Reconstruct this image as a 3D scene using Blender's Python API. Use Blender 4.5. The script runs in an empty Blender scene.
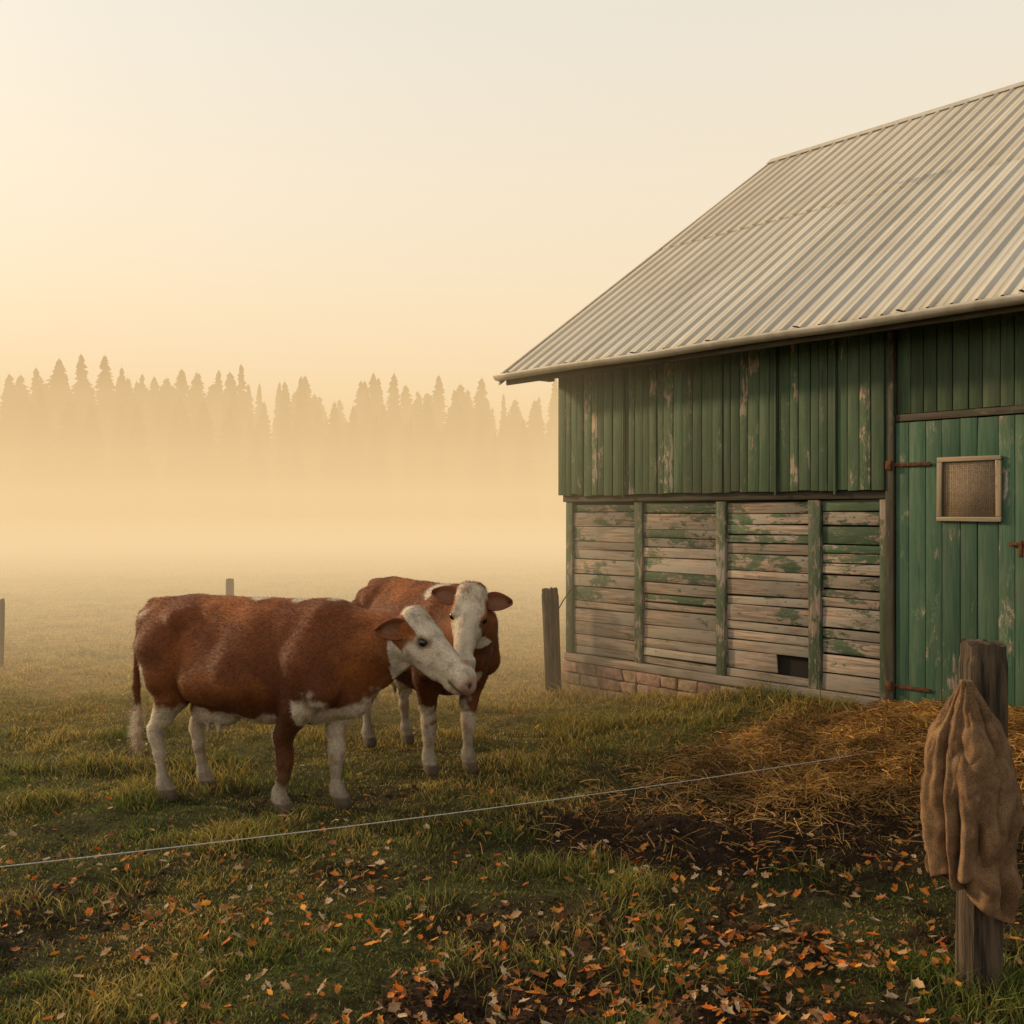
import bpy, math, random
import numpy as np
from mathutils import noise as mn, Vector
rng=np.random.default_rng(7); random.seed(7)
sc=bpy.context.scene
D=bpy.data
# ------------------------------------------------------------------ helpers
def link(o,parent=None):
    sc.collection.objects.link(o)
    if parent is not None: o.parent=parent
    return o
def empty(name,loc=(0,0,0),rz=0):
    e=D.objects.new(name,None); e.location=loc; e.rotation_euler=(0,0,rz); e.empty_display_size=.2
    return link(e)
def mk(name,V,F,mat=None,col=None,smooth=False,parent=None,gc=None):
    V=np.ascontiguousarray(V,dtype=np.float32).reshape(-1,3)
    F=np.ascontiguousarray(F,dtype=np.int32)
    m=D.meshes.new(name); k=F.shape[1]
    m.vertices.add(len(V)); m.vertices.foreach_set('co',V.ravel())
    m.loops.add(F.size); m.loops.foreach_set('vertex_index',F.ravel())
    m.polygons.add(len(F)); m.polygons.foreach_set('loop_start',np.arange(len(F),dtype=np.int32)*k)
    if smooth: m.polygons.foreach_set('use_smooth',np.ones(len(F),dtype=bool))
    m.update(calc_edges=True); m.validate()
    if col is not None:
        c=np.ones((len(V),4),dtype=np.float32); c[:,:col.shape[1]]=col
        a=m.color_attributes.new('Col','FLOAT_COLOR','POINT'); a.data.foreach_set('color',c.ravel())
    if gc is not None:
        a=m.attributes.new('gc','FLOAT_VECTOR','POINT'); a.data.foreach_set('vector',np.ascontiguousarray(gc,dtype=np.float32).ravel())
    if mat: m.materials.append(mat)
    return link(D.objects.new(name,m),parent)
_T=[np.random.default_rng(s).random((256,256)).astype(np.float32) for s in range(8)]
def vn(x,y,s=0):
    T=_T[s%8]; xi=np.floor(x).astype(int); yi=np.floor(y).astype(int); fx=x-xi; fy=y-yi
    fx=fx*fx*(3-2*fx); fy=fy*fy*(3-2*fy)
    a=T[xi&255,yi&255]; b=T[(xi+1)&255,yi&255]; c=T[xi&255,(yi+1)&255]; d=T[(xi+1)&255,(yi+1)&255]
    return (a*(1-fx)+b*fx)*(1-fy)+(c*(1-fx)+d*fx)*fy
def fbm(x,y,o=4,s=0):
    r=0;a=.5;t=0
    for i in range(o):
        r=r+a*vn(x*2**i+17.3*i,y*2**i+5.1*i,s+i); t+=a; a*=.5
    return r/t
def ss(a,b,x):
    t=np.clip((x-a)/(b-a),0,1); return t*t*(3-2*t)
# ------------------------------------------------------------------ material helpers
class NT:
    def __init__(s,name):
        s.m=D.materials.new(name); s.m.use_nodes=True; s.t=s.m.node_tree; s.t.nodes.clear()
        s.out=s.n('ShaderNodeOutputMaterial')
    def n(s,ty,**kw):
        nd=s.t.nodes.new(ty)
        for k,v in kw.items(): setattr(nd,k,v)
        return nd
    def l(s,a,b): s.t.links.new(a,b)
    def setv(s,sock,v):
        if isinstance(v,bpy.types.NodeSocket): s.l(v,sock)
        else:
            if hasattr(sock.default_value,'__len__') and not isinstance(v,(tuple,list)): v=(v,)*len(sock.default_value)
            if isinstance(v,(tuple,list)) and len(v)==3 and len(sock.default_value)==4: v=(*v,1)
            sock.default_value=v
    def math(s,op,a,b=0,c=None,clamp=False):
        nd=s.n('ShaderNodeMath',operation=op,use_clamp=clamp); s.setv(nd.inputs[0],a); s.setv(nd.inputs[1],b)
        if c is not None: s.setv(nd.inputs[2],c)
        return nd.outputs[0]
    def mix(s,f,a,b,bt='MIX'):
        nd=s.n('ShaderNodeMix',data_type='RGBA',blend_type=bt); s.setv(nd.inputs[0],f); s.setv(nd.inputs[6],a); s.setv(nd.inputs[7],b)
        return nd.outputs[2]
    def noise(s,vec,scale,detail=4,rough=.55,sc3=None,dist=0):
        if sc3 is not None:
            mp=s.n('ShaderNodeMapping'); s.l(vec,mp.inputs[0]); mp.inputs['Scale'].default_value=sc3; vec=mp.outputs[0]
        nd=s.n('ShaderNodeTexNoise'); s.l(vec,nd.inputs['Vector']); nd.inputs['Scale'].default_value=scale
        nd.inputs['Detail'].default_value=detail; nd.inputs['Roughness'].default_value=rough; nd.inputs['Distortion'].default_value=dist
        return nd.outputs['Fac']
    def mr(s,v,a,b,c=0,d=1,smooth=True):
        nd=s.n('ShaderNodeMapRange',interpolation_type='SMOOTHSTEP' if smooth else 'LINEAR')
        s.setv(nd.inputs[0],v); 
        for i,x in enumerate((a,b,c,d)): s.setv(nd.inputs[1+i],x)
        return nd.outputs[0]
    def attr(s,name):
        return s.n('ShaderNodeAttribute',attribute_name=name)
    def obj(s): return s.n('ShaderNodeTexCoord').outputs['Object']
    def bump(s,h,st=.5,dist=.01):
        nd=s.n('ShaderNodeBump'); s.l(h,nd.inputs['Height']); nd.inputs['Strength'].default_value=st; nd.inputs['Distance'].default_value=dist
        return nd.outputs[0]
    def pbr(s,col,rough=.8,metal=0,normal=None,spec=.3,sheen=0,trans=0):
        p=s.n('ShaderNodeBsdfPrincipled'); s.setv(p.inputs['Base Color'],col); s.setv(p.inputs['Roughness'],rough)
        p.inputs['Metallic'].default_value=metal; p.inputs['Specular IOR Level'].default_value=spec
        if sheen: p.inputs['Sheen Weight'].default_value=sheen; p.inputs['Sheen Roughness'].default_value=.4
        if normal is not None: s.l(normal,p.inputs['Normal'])
        o=p.outputs[0]
        if trans:
            t=s.n('ShaderNodeBsdfTranslucent'); s.setv(t.inputs[0],col)
            mx=s.n('ShaderNodeMixShader'); mx.inputs[0].default_value=trans; s.l(o,mx.inputs[1]); s.l(t.outputs[0],mx.inputs[2]); o=mx.outputs[0]
        s.l(o,s.out.inputs[0]); return s.m
def m_paintwood(name,paint,paint2,wood=(.47,.34,.255),wood2=(.23,.18,.14)):
    t=NT(name); g=t.attr('gc').outputs['Vector']; c=t.attr('Col'); sep=t.n('ShaderNodeSeparateColor'); t.l(c.outputs['Color'],sep.inputs[0])
    rnd,peel=sep.outputs[0],sep.outputs[1]
    grain=t.noise(g,1,6,.6,(2.5,55,55)); pn=t.noise(g,1,10,.78,(7,21,21),.5); pb=t.noise(g,1,3,.5,(1.8,3,3))
    s=t.math('ADD',t.math('ADD',pn,t.math('MULTIPLY',t.math('SUBTRACT',pb,.5),.8)),t.math('SUBTRACT',peel,.5))
    mask=t.mr(s,.5,.525)
    edge=t.mr(s,.42,.5)
    wd=t.mix(t.mr(grain,.38,.62),wood2,wood)
    wd=t.mix(t.mr(t.noise(g,1,3,.6,(1.5,6,6)),.42,.60),wd,(.34,.29,.235))
    wd=t.mix(t.mr(t.noise(g,1,5,.7,(3,22,22)),.55,.7,0,.6),wd,(.13,.10,.08))
    pt=t.mix(t.mr(grain,.3,.7),paint2,paint)
    pt=t.mix(t.mr(t.noise(g,1,5,.7,(1.5,9,9)),.45,.65,0,.35),pt,(.13,.16,.10))
    pt=t.mix(t.math('MULTIPLY',edge,.4),pt,(.19,.22,.14))
    crack=t.mr(t.noise(g,1,4,.6,(1.2,70,70)),.64,.70)
    col=t.mix(mask,pt,wd)
    col=t.mix(t.math('MULTIPLY',crack,.75),col,(.03,.025,.018))
    br=t.mr(rnd,0,1,.66,1.2,False)
    col=t.mix(1,col,br,'MULTIPLY')
    dirt=t.noise(t.obj(),1.3,5,.6)
    col=t.mix(t.mr(dirt,.5,.75,0,.4),col,(.06,.05,.035))
    h=t.math('ADD',t.math('MULTIPLY',grain,.6),t.math('MULTIPLY',mask,-.5))
    return t.pbr(col,t.mr(mask,0,1,.65,.9),normal=t.bump(h,.8,.006),spec=.22)
M_green=m_paintwood('green_peeling_paint',(.072,.112,.060),(.046,.078,.042))
M_green2=m_paintwood('door_green_paint',(.054,.112,.068),(.036,.080,.048))
M_post=m_paintwood('post_paint',(.09,.12,.065),(.055,.075,.042))
M_dark=m_paintwood('dark_timber',(.10,.075,.05),(.05,.04,.028),(.2,.15,.1),(.1,.08,.055))
M_frame=m_paintwood('window_frame_paint',(.40,.30,.20),(.27,.20,.13))
def m_simple(name,c1,c2,scale=8,rough=.8,metal=0,bump=.4,bd=.01,sc3=None,spec=.3,sheen=0):
    t=NT(name); o=t.obj(); n=t.noise(o,scale,7,.62,sc3)
    return t.pbr(t.mix(t.mr(n,.35,.66),c1,c2),rough,metal,t.bump(n,bump,bd),spec,sheen)
t=NT('foundation_stone'); c=t.attr('Col').outputs['Color']; n=t.noise(t.obj(),14,7,.65)
M_stone=t.pbr(t.mix(1,c,t.mr(n,.3,.7,.6,1.25),'MULTIPLY'),.9,normal=t.bump(n,.7,.02))
M_mortar=m_simple('mortar',(.17,.12,.085),(.26,.19,.14),20,.95)
M_rust=m_simple('rusty_iron',(.07,.022,.012),(.16,.055,.025),30,.8,.2)
M_oldpost=m_simple('weathered_post',(.020,.014,.009),(.115,.077,.048),1,.9,0,1,.03,(34,34,2.6))
M_screen=m_simple('window_wire_mesh',(.19,.13,.085),(.34,.255,.18),110,.9,0,.4,.003)
M_void=m_simple('dark_interior',(.012,.010,.008),(.02,.016,.012),3,.9)
M_gutter=m_simple('gutter_zinc',(.36,.32,.26),(.46,.42,.36),9,.55,.1,.1,.003,None,.4)
M_wire=m_simple('fence_cord',(.40,.37,.31),(.55,.51,.45),60,.6)
t=NT('corrugated_roof_metal'); g=t.attr('Col').outputs['Color']; o=t.obj()
st=t.noise(o,1,6,.6,(9,.5,.5)); bl=t.noise(o,1.1,6,.6); fine=t.noise(o,16,5,.7)
col=t.mix(t.mr(st,.35,.7),(.43,.39,.33),(.55,.505,.43))
col=t.mix(t.mr(bl,.45,.72,0,.4),col,(.36,.30,.23)); col=t.mix(t.mr(fine,.6,.75,0,.3),col,(.26,.19,.12))
col=t.mix(1,col,g,'MULTIPLY')
M_roof=t.pbr(col,.62,0,t.bump(bl,.15,.01),.35)
def m_attr(name,rough=.8,trans=0,nscale=0,bump=0,spec=.25,sheen=0,lo=.7,hi=1.25,bd=.01,sc3=None):
    t=NT(name); c=t.attr('Col').outputs['Color']; nrm=None
    if nscale:
        n=t.noise(t.obj(),nscale,6,.65,sc3); c=t.mix(1,c,t.mr(n,.3,.7,lo,hi),'MULTIPLY')
        if bump: nrm=t.bump(n,bump,bd)
    return t.pbr(c,rough,0,nrm,spec,sheen,trans)
M_grass=m_attr('grass_blades',.6,.45,spec=.3)
M_leaf=m_attr('fallen_leaf',.65,.25,30,.2)
M_straw=m_attr('straw',.6,.25)
M_clod=m_attr('soil_clod',.95,0,40,.6,.1)
M_conifer=m_attr('conifer_needles',.8,.0)
M_hide=m_attr('cow_hide',.7,0,1,.5,.3,.1,.75,1.22,.006,(45,140,140))
M_fur=m_attr('cow_fur',.5,.3)
t=NT('meadow_ground'); c=t.attr('Col').outputs['Color']; o=t.obj()
n1=t.noise(o,45,8,.7); n2=t.noise(o,6,6,.65); n3=t.noise(o,.35,5,.6)
c=t.mix(1,c,t.mr(n1,.3,.7,.5,1.5),'MULTIPLY'); c=t.mix(1,c,t.mr(n2,.3,.7,.7,1.25),'MULTIPLY'); c=t.mix(1,c,t.mr(n3,.3,.7,.75,1.2),'MULTIPLY')
M_ground=t.pbr(c,.95,0,t.bump(t.math('ADD',n1,t.math('MULTIPLY',n2,2)),1,.045),.15)
t=NT('burlap'); o=t.obj(); w=t.noise(o,330,2,.5); n=t.noise(o,11,5,.6)
c=t.mix(t.mr(n,.35,.65),(.14,.078,.040),(.24,.140,.074)); c=t.mix(1,c,t.mr(w,.3,.7,.55,1.4),'MULTIPLY')
M_burlap=t.pbr(c,.95,0,t.bump(w,.7,.005),.1,.05)
t=NT('eye_gloss'); M_eye=t.pbr((.008,.005,.004),.12,spec=.6)
# ------------------------------------------------------------------ SDF modelling
def smin(a,b,k):
    h=np.clip(.5+.5*(b-a)/k,0,1); return b*(1-h)+a*h-k*h*(1-h)
class SDF:
    def __init__(s,lo,hi,h):
        s.lo=np.array(lo,float); s.h=h; s.n=np.ceil((np.array(hi)-s.lo)/h).astype(int)+1
        s.F=np.full(s.n,1.,dtype=np.float32)
    def sub(s,lo,hi):
        i0=np.clip(np.floor((lo-s.lo)/s.h).astype(int),0,s.n-1); i1=np.clip(np.ceil((hi-s.lo)/s.h).astype(int)+1,1,s.n)
        if np.any(i1<=i0): return None,None
        ax=[s.lo[i]+s.h*np.arange(i0[i],i1[i]) for i in range(3)]
        return tuple(slice(i0[i],i1[i]) for i in range(3)),np.meshgrid(*ax,indexing='ij')
    def cone(s,a,b,ra,rb,k=.04,ky=1,op='add'):
        a=np.array(a,float); b=np.array(b,float); r=max(ra,rb)+.1
        sl,P=s.sub(np.minimum(a,b)-r,np.maximum(a,b)+r)
        if sl is None: return
        A=a*np.array([1,ky,1]); B=b*np.array([1,ky,1]); BA=B-A
        p=[P[0]-A[0],P[1]*ky-A[1],P[2]-A[2]]
        q=max((BA**2).sum(),1e-9)
        t=np.clip((p[0]*BA[0]+p[1]*BA[1]+p[2]*BA[2])/q,0,1)
        d=np.sqrt((p[0]-t*BA[0])**2+(p[1]-t*BA[1])**2+(p[2]-t*BA[2])**2)-(ra+(rb-ra)*t)
        if op=='add': s.F[sl]=smin(s.F[sl],d,k)
        else: s.F[sl]=-smin(-s.F[sl],d,k)
    def chain(s,pts,k=.04,ky=1,op='add'):
        for (p,r),(q,r2) in zip(pts[:-1],pts[1:]): s.cone(p,q,r,r2,k,ky,op)
    def mesh(s,it=2):
        F=s.F; I=F<0; n=s.n
        c=np.zeros(tuple(n-1)+(3,),dtype=np.float32); cnt=np.zeros(tuple(n-1),dtype=np.float32)
        for ax in range(3):
            o=[i for i in range(3) if i!=ax]
            for u in (0,1):
                for v in (0,1):
                    def sl(d):
                        r=[None]*3; r[ax]=slice(d,n[ax]-1+d); r[o[0]]=slice(u,n[o[0]]-1+u); r[o[1]]=slice(v,n[o[1]]-1+v); return tuple(r)
                    f0=F[sl(0)]; f1=F[sl(1)]; m=(I[sl(0)]!=I[sl(1)])
                    t=np.where(m,f0/np.where(m,f0-f1,1),0)
                    c[...,ax]+=t; c[...,o[0]]+=m*u; c[...,o[1]]+=m*v; cnt+=m
        act=cnt>0; idx=np.full(cnt.shape,-1,dtype=np.int64); idx[act]=np.arange(act.sum())
        ijk=np.argwhere(act); V=(ijk+c[act]/cnt[act][:,None])*s.h+s.lo
        Q=[]
        for ax in range(3):
            o=[(ax+1)%3,(ax+2)%3]
            a=[slice(None)]*3; b=[slice(None)]*3; a[ax]=slice(0,n[ax]-1); b[ax]=slice(1,n[ax])
            e=I[tuple(a)]!=I[tuple(b)]; E=np.argwhere(e)
            E=E[(E[:,o[0]]>0)&(E[:,o[1]]>0)&(E[:,o[0]]<n[o[0]]-1)&(E[:,o[1]]<n[o[1]]-1)]
            ins=I[E[:,0],E[:,1],E[:,2]]
            def g(du,dv):
                X=E.copy(); X[:,o[0]]-=du; X[:,o[1]]-=dv; return idx[X[:,0],X[:,1],X[:,2]]
            q=np.stack([g(1,1),g(0,1),g(0,0),g(1,0)],1); q[~ins]=q[~ins][:,::-1]; Q.append(q)
        Q=np.concatenate(Q); Q=Q[(Q>=0).all(1)]
        for _ in range(it):
            acc=np.zeros_like(V); w=np.zeros(len(V))
            for i in range(4):
                for j in (1,3):
                    np.add.at(acc,Q[:,i],V[Q[:,(i+j)%4]]); np.add.at(w,Q[:,i],1)
            V=V*.5+.5*acc/np.maximum(w,1)[:,None]
        return V,Q
# ------------------------------------------------------------------ terrain
C0=np.array([.59,10.55]); U=np.array([.6627,-.7488]); W=np.array([.7488,.6627])
def wallc(x,y):
    dx=x-C0[0]; dy=y-C0[1]; return dx*U[0]+dy*U[1], dx*W[0]+dy*W[1]
def strawm(x,y):
    d=((x-2.65)/1.35)**2+((y-6.85)/.85)**2
    return np.exp(-d*1.1)*(.55+.9*fbm(x*1.7,y*1.7,3,2))
def mudm(x,y):
    a=np.exp(-(((x-1.3)/1.4)**2+((y-5.85)/.66)**2))*1.5
    b=ss(.50,.64,fbm(x*.85+3,y*1.5+9,4,3))*ss(7.2,4.2,y)*.75*(.6+.4*ss(-2.2,-1.2,x))
    b=b+np.exp(-(((x+.2)/1.3)**2+((y-3.75)/.25)**2))*.7*(fbm(x*4,y*4,3,2)+.1)
    c=ss(.55,.7,fbm(x*.9,y*.9,3,5))*.35*ss(12,7,y)
    e=np.exp(-(((x+.5)/1.5)**2+((y-6.9)/.6)**2))*.6
    return np.clip(a*(.4+1.2*fbm(x*2,y*2,3,1))+b+c*.6+e*fbm(x*3,y*3,2,2),0,1)
def H(x,y):
    t,w=wallc(x,y); p=np.maximum(-w,0)
    z=.33*ss(0,2.9,t)*np.exp(-(p/1.35)**2)
    z=z+.17*np.exp(-(((x-2.75)/1.2)**2+((y-6.8)/.8)**2))*(.5+fbm(x*2,y*2,3,4))
    near=ss(30,12,y)
    z=z+(.09*(fbm(x*.7,y*.7,3,6)-.5)+.08*(fbm(x*3.2,y*3.2,4,1)-.5))*near
    z=z+.11*mudm(x,y)*(fbm(x*6,y*6,4,2)-.5)*near*1.5
    return z
def axis(lo,hi,flo,fhi,st):
    a=list(np.arange(flo,fhi,st)); s=st; x=a[-1]
    while x<hi: s*=1.12; x+=s; a.append(x)
    s=st; x=flo; b=[]
    while x>lo: s*=1.12; x-=s; b.append(x)
    return np.array(b[::-1]+a)
gx=axis(-900,900,-5.,5.5,.03); gy=axis(-200,1500,3.,10.5,.03)
X,Y=np.meshgrid(gx,gy,indexing='ij'); Z=H(X,Y)
nx,ny=X.shape; idx=np.arange(nx*ny).reshape(nx,ny)
F=np.stack([idx[:-1,:-1],idx[1:,:-1],idx[1:,1:],idx[:-1,1:]],-1).reshape(-1,4)
mud=mudm(X,Y); stw=np.clip(strawm(X,Y)*1.6-.2,0,1)
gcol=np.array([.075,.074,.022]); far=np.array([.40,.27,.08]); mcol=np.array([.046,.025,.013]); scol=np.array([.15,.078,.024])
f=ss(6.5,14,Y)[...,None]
col=gcol*(1-f)+far*f; col=col*(1-mud[...,None])+mcol*mud[...,None]; col=col*(1-stw[...,None])+scol*stw[...,None]  # distant ground coloured golden to imitate the warm light on the meadow
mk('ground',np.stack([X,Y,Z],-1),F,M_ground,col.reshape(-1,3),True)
# ---- grass
def blades(n,y,x,hgt,wid,keepf):
    k=keepf(x,y); x=x[k];y=y[k]
    n=len(x); z=H(x,y)-.004
    h=hgt(x,y)*rng.uniform(.5,1.4,n); w=wid*(1+y/9)*rng.uniform(.6,1.3,n)
    a=rng.uniform(0,2*np.pi,n); b=rng.uniform(0,2*np.pi,n); ln=h*rng.uniform(.2,1.3,n)
    dx,dy=np.cos(a)*w,np.sin(a)*w; lx,ly=np.cos(b)*ln,np.sin(b)*ln
    V=np.zeros((n,5,3),np.float32)
    V[:,0]=np.stack([x-dx,y-dy,z],1); V[:,1]=np.stack([x+dx,y+dy,z],1)
    V[:,2]=np.stack([x+lx*.35+dx*.8,y+ly*.35+dy*.8,z+h*.6],1); V[:,3]=np.stack([x+lx*.35-dx*.8,y+ly*.35-dy*.8,z+h*.6],1)
    V[:,4]=np.stack([x+lx,y+ly,z+h*.95],1)
    base=np.arange(n)[:,None]*5
    T=np.concatenate([base+np.array([0,1,2]),base+np.array([0,2,3]),base+np.array([3,2,4])])
    dry_glow=np.clip(fbm(x*1.3,y*1.3,4,4)*1.9-.68+rng.normal(0,.26,n)+ss(5.5,11.5,y)*.65,0,1)[:,None]  # random dry patches, plus golden sunlit glow painted in with distance
    c=np.array([.105,.145,.026])*(1-dry_glow)+np.array([.52,.36,.10])*dry_glow
    c=c*rng.uniform(.45,1.4,n)[:,None]
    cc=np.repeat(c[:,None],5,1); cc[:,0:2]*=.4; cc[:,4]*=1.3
    return V.reshape(-1,3),T,np.clip(cc,0,.8).reshape(-1,3)
def keep(x,y):
    t,w=wallc(x,y); r=rng.random(len(x))
    g=(1-mudm(x,y)*.95)*(1-np.clip(strawm(x,y)*1.6-.1,0,.98))*(.3+1.15*fbm(x*2.6,y*2.6,3,7))
    return (r<g)&~((t>-.05)&(w>-.03)&(w<9.5))
def hgt(x,y):
    t,w=wallc(x,y)
    h=.020+.035*ss(.45,.75,fbm(x*2.3,y*2.3,3,0))+.065*ss(.58,.72,fbm(x*1.9+4,y*1.9,3,5))
    h=h+.06*np.exp(-((w+.22)/.25)**2)*(t>-.5)*(t<3.2)
    h=h+.10*np.exp(-((x-1.9)**2+(y-3.9)**2)/.09)+.07*np.exp(-((x-.4)**2/.25+(y-4.05)**2/.05))
    return h
n=500000
y=3.1+27*rng.random(n)**1.5; x=rng.uniform(-1,1,n)*(.58*y+.6)
V1,T1,c1=blades(n,y,x,hgt,.0019,keep)
n=22000
y=11+30*rng.random(n); x=rng.uniform(-1,.2,n)*(.6*y+1)
V2,T2,c2=blades(n,y,x,lambda x,y:.07+0*x,.003,lambda x,y:(rng.random(len(x))<.9)&~((wallc(x,y)[0]>-.1)&(wallc(x,y)[1]>-.05)))
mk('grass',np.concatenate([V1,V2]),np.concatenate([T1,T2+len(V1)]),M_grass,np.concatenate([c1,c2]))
# ---- straw
n=62000
x=rng.normal(2.65,.95,n); y=rng.normal(6.85,.58,n)
k=(rng.random(n)<np.clip(strawm(x,y)*1.7,0,1)); x=x[k];y=y[k]
n2=1300; x=np.concatenate([x,rng.normal(1.5,.9,n2)]); y=np.concatenate([y,rng.normal(6.3,.5,n2)])
k=wallc(x,y)[1]<-.02; x=x[k]; y=y[k]; n=len(x)
L=rng.uniform(.015,.085,n); a=rng.uniform(0,np.pi*2,n); z=H(x,y)+rng.random(n)**2*.07+.003; tz=rng.normal(0,.28,n)
d=np.stack([np.cos(a),np.sin(a),tz],1)*L[:,None]; s=np.stack([-np.sin(a),np.cos(a),rng.normal(0,.6,n)],1)*.0018
P=np.stack([x,y,z],1); mid=P+np.stack([0*x,0*x,rng.uniform(0,.015,n)],1)
V=np.stack([P-d-s,P-d+s,mid+s,mid-s,P+d+s,P+d-s],1); V[:,[0,1,4,5],2]=np.maximum(V[:,[0,1,4,5],2],(H(V[:,[0,1,4,5],0],V[:,[0,1,4,5],1])+.003))
b=np.arange(n)[:,None]*6; F=np.concatenate([b+np.array([0,1,2,3]),b+np.array([3,2,4,5])])
tone=(.2+1.25*fbm(x*3,y*3,3,3))[:,None]
c=(np.array([.60,.32,.09])*rng.uniform(.2,1.3,n)[:,None])*np.stack([np.ones(n),rng.uniform(.85,1.15,n),rng.uniform(.7,1.3,n)],1)*tone
mk('straw_pile',V.reshape(-1,3),F,M_straw,np.repeat(np.clip(c,0,.8)[:,None],6,1).reshape(-1,3))
# ---- soil clods
ph=(1+5**.5)/2; ico=np.array([(-1,ph,0),(1,ph,0),(-1,-ph,0),(1,-ph,0),(0,-1,ph),(0,1,ph),(0,-1,-ph),(0,1,-ph),(ph,0,-1),(ph,0,1),(-ph,0,-1),(-ph,0,1)])/1.9
icf=np.array([(0,11,5),(0,5,1),(0,1,7),(0,7,10),(0,10,11),(1,5,9),(5,11,4),(11,10,2),(10,7,6),(7,1,8),(3,9,4),(3,4,2),(3,2,6),(3,6,8),(3,8,9),(4,9,5),(2,4,11),(6,2,10),(8,6,7),(9,8,1)])
n=60000; y=3.2+5*rng.random(n)**1.2; x=rng.uniform(-1,1,n)*(.55*y+.3)
k=(rng.random(n)<np.clip(mudm(x,y)*1.3-.3,0,1)*.55)&(strawm(x,y)<.6); x=x[k];y=y[k]; n=len(x)
r=.004+.010*rng.random(n)**3+.014*(rng.random(n)<.01)*(y>5)
V=ico[None]*r[:,None,None]*rng.uniform(.5,1.4,(n,12,1))*np.array([1.2,1.2,.7])+np.stack([x,y,H(x,y)+r*.2],1)[:,None]
F=(np.arange(n)[:,None,None]*12+icf).reshape(-1,3); c=np.array([.055,.030,.015])*rng.uniform(.5,1.5,n)[:,None]
mk('soil_clods',V.reshape(-1,3),F,M_clod,np.repeat(c[:,None],12,1).reshape(-1,3),False)
# ---- fallen leaves
def leaves(n,x,y,sz):
    z=H(x,y)+rng.uniform(.014,.055,n); a=rng.uniform(0,2*np.pi,n); s=sz*rng.uniform(.5,1.35,n)
    prof=[(-1.25,0,0),(-.9,0,.02),(-.55,.5,.12),(-.55,-.5,.12),(-.05,.42,.2),(-.05,-.42,.2),(.15,.68,.36),(.15,-.68,.36),(.35,.3,.2),(.35,-.3,.2),(.95,0,.28),(.0,0,-.02)]
    P=np.array(prof); curl=rng.uniform(.2,2.2,n)
    L=np.zeros((n,12,3)); L[:]=P; L[...,1]*=rng.uniform(.7,1.35,n)[:,None]; L[...,2]*=curl[:,None]
    tx=rng.normal(0,.35,n); ty=rng.normal(0,.35,n)
    L[...,2]+=L[...,0]*tx[:,None]+L[...,1]*ty[:,None]
    ca,sa=np.cos(a)[:,None],np.sin(a)[:,None]
    X=L[...,0]*ca-L[...,1]*sa; Yy=L[...,0]*sa+L[...,1]*ca
    V=np.stack([X,Yy,L[...,2]],-1)*s[:,None,None]+np.stack([x,y,z],1)[:,None]
    T=np.array([[1,11,2],[1,3,11],[2,11,4],[3,5,11],[4,11,6],[5,7,11],[6,11,8],[7,9,11],[8,11,10],[9,10,11],[0,1,2],[0,3,1]])
    F=(np.arange(n)[:,None,None]*12+T).reshape(-1,3)
    pal=np.array([[.62,.15,.012],[.52,.19,.03],[.32,.12,.04],[.50,.29,.14],[.68,.28,.04],[.17,.07,.03],[.57,.40,.24]])
    c=pal[rng.choice(7,n,p=[.17,.16,.20,.18,.08,.10,.11])]*rng.uniform(.65,1.12,n)[:,None]
    return V.reshape(-1,3),F,np.repeat(c[:,None],12,1).reshape(-1,3)
n=8500
y=3.2+3.4*rng.random(n)**1.8; x=rng.uniform(-1,1,n)*(.56*y+.3)
k=rng.random(n)<(.14+.9*ss(.43,.62,fbm(x*1.3+8,y*1.9,4,6))+.35*ss(.3,.8,mudm(x,y)))*(.6+.4*ss(-2.4,1.0,x))*ss(6.6,4.4,y); x=x[k];y=y[k]
A=leaves(len(x),x,y,.022)
y=rng.uniform(5.,11,420); x=rng.uniform(-1,.5,420)*(.5*y); B=leaves(420,x,y,.02)
mk('fallen_leaves',np.concatenate([A[0],B[0]]),np.concatenate([A[1],B[1]+len(A[0])]),M_leaf,np.concatenate([A[2],B[2]]))
# ------------------------------------------------------------------ forest
def conifer(h,R,nb,pw=.85):
    lv=np.sort(rng.random(nb)**.75); lay=int(h*2.4); lvq=(np.floor(lv*lay)+rng.normal(0,.25,nb))/lay
    z=.04*h+lvq*h*.95; asym=rng.uniform(0,6.28)
    a=rng.uniform(0,2*np.pi,nb)
    ln=R*(1-lvq).clip(0.015,1)**pw*rng.uniform(.45,1.2,nb)*(1+.2*np.cos(a-asym))+.08
    r0=ln*rng.uniform(0,.5,nb); w=.07+.16*ln*rng.uniform(.4,1,nb)
    dr=-ln*rng.uniform(.0,.45,nb)
    ca,sa=np.cos(a),np.sin(a)
    b0=np.stack([ca*r0,sa*r0,z],1); sd=np.stack([-sa,ca,0*a],1)*w[:,None]; up=np.stack([0*a,0*a,rng.uniform(.05,.25,nb)],1)
    tip=np.stack([ca*ln,sa*ln,z+dr],1)
    V=np.stack([b0-sd,b0+sd-up,tip,b0+up],1).reshape(-1,3); b=np.arange(nb)[:,None]*4
    F=np.concatenate([b+np.array([0,1,2]),b+np.array([0,2,3])])
    c=np.repeat((np.array([.035,.045,.022])*rng.uniform(.6,1.4,nb)[:,None])[:,None],4,1).reshape(-1,3)
    k=6; th=np.arange(k)*2*np.pi/k; tr=np.concatenate([np.stack([.014*h*np.cos(th),.014*h*np.sin(th),0*th],1),[[0,0,h*1.02]]])
    tf=np.array([[i,(i+1)%k,k] for i in range(k)])
    return np.concatenate([V,tr]),np.concatenate([F,tf+len(V)]),np.concatenate([c,np.tile([.04,.03,.02],(k+1,1))])
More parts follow.
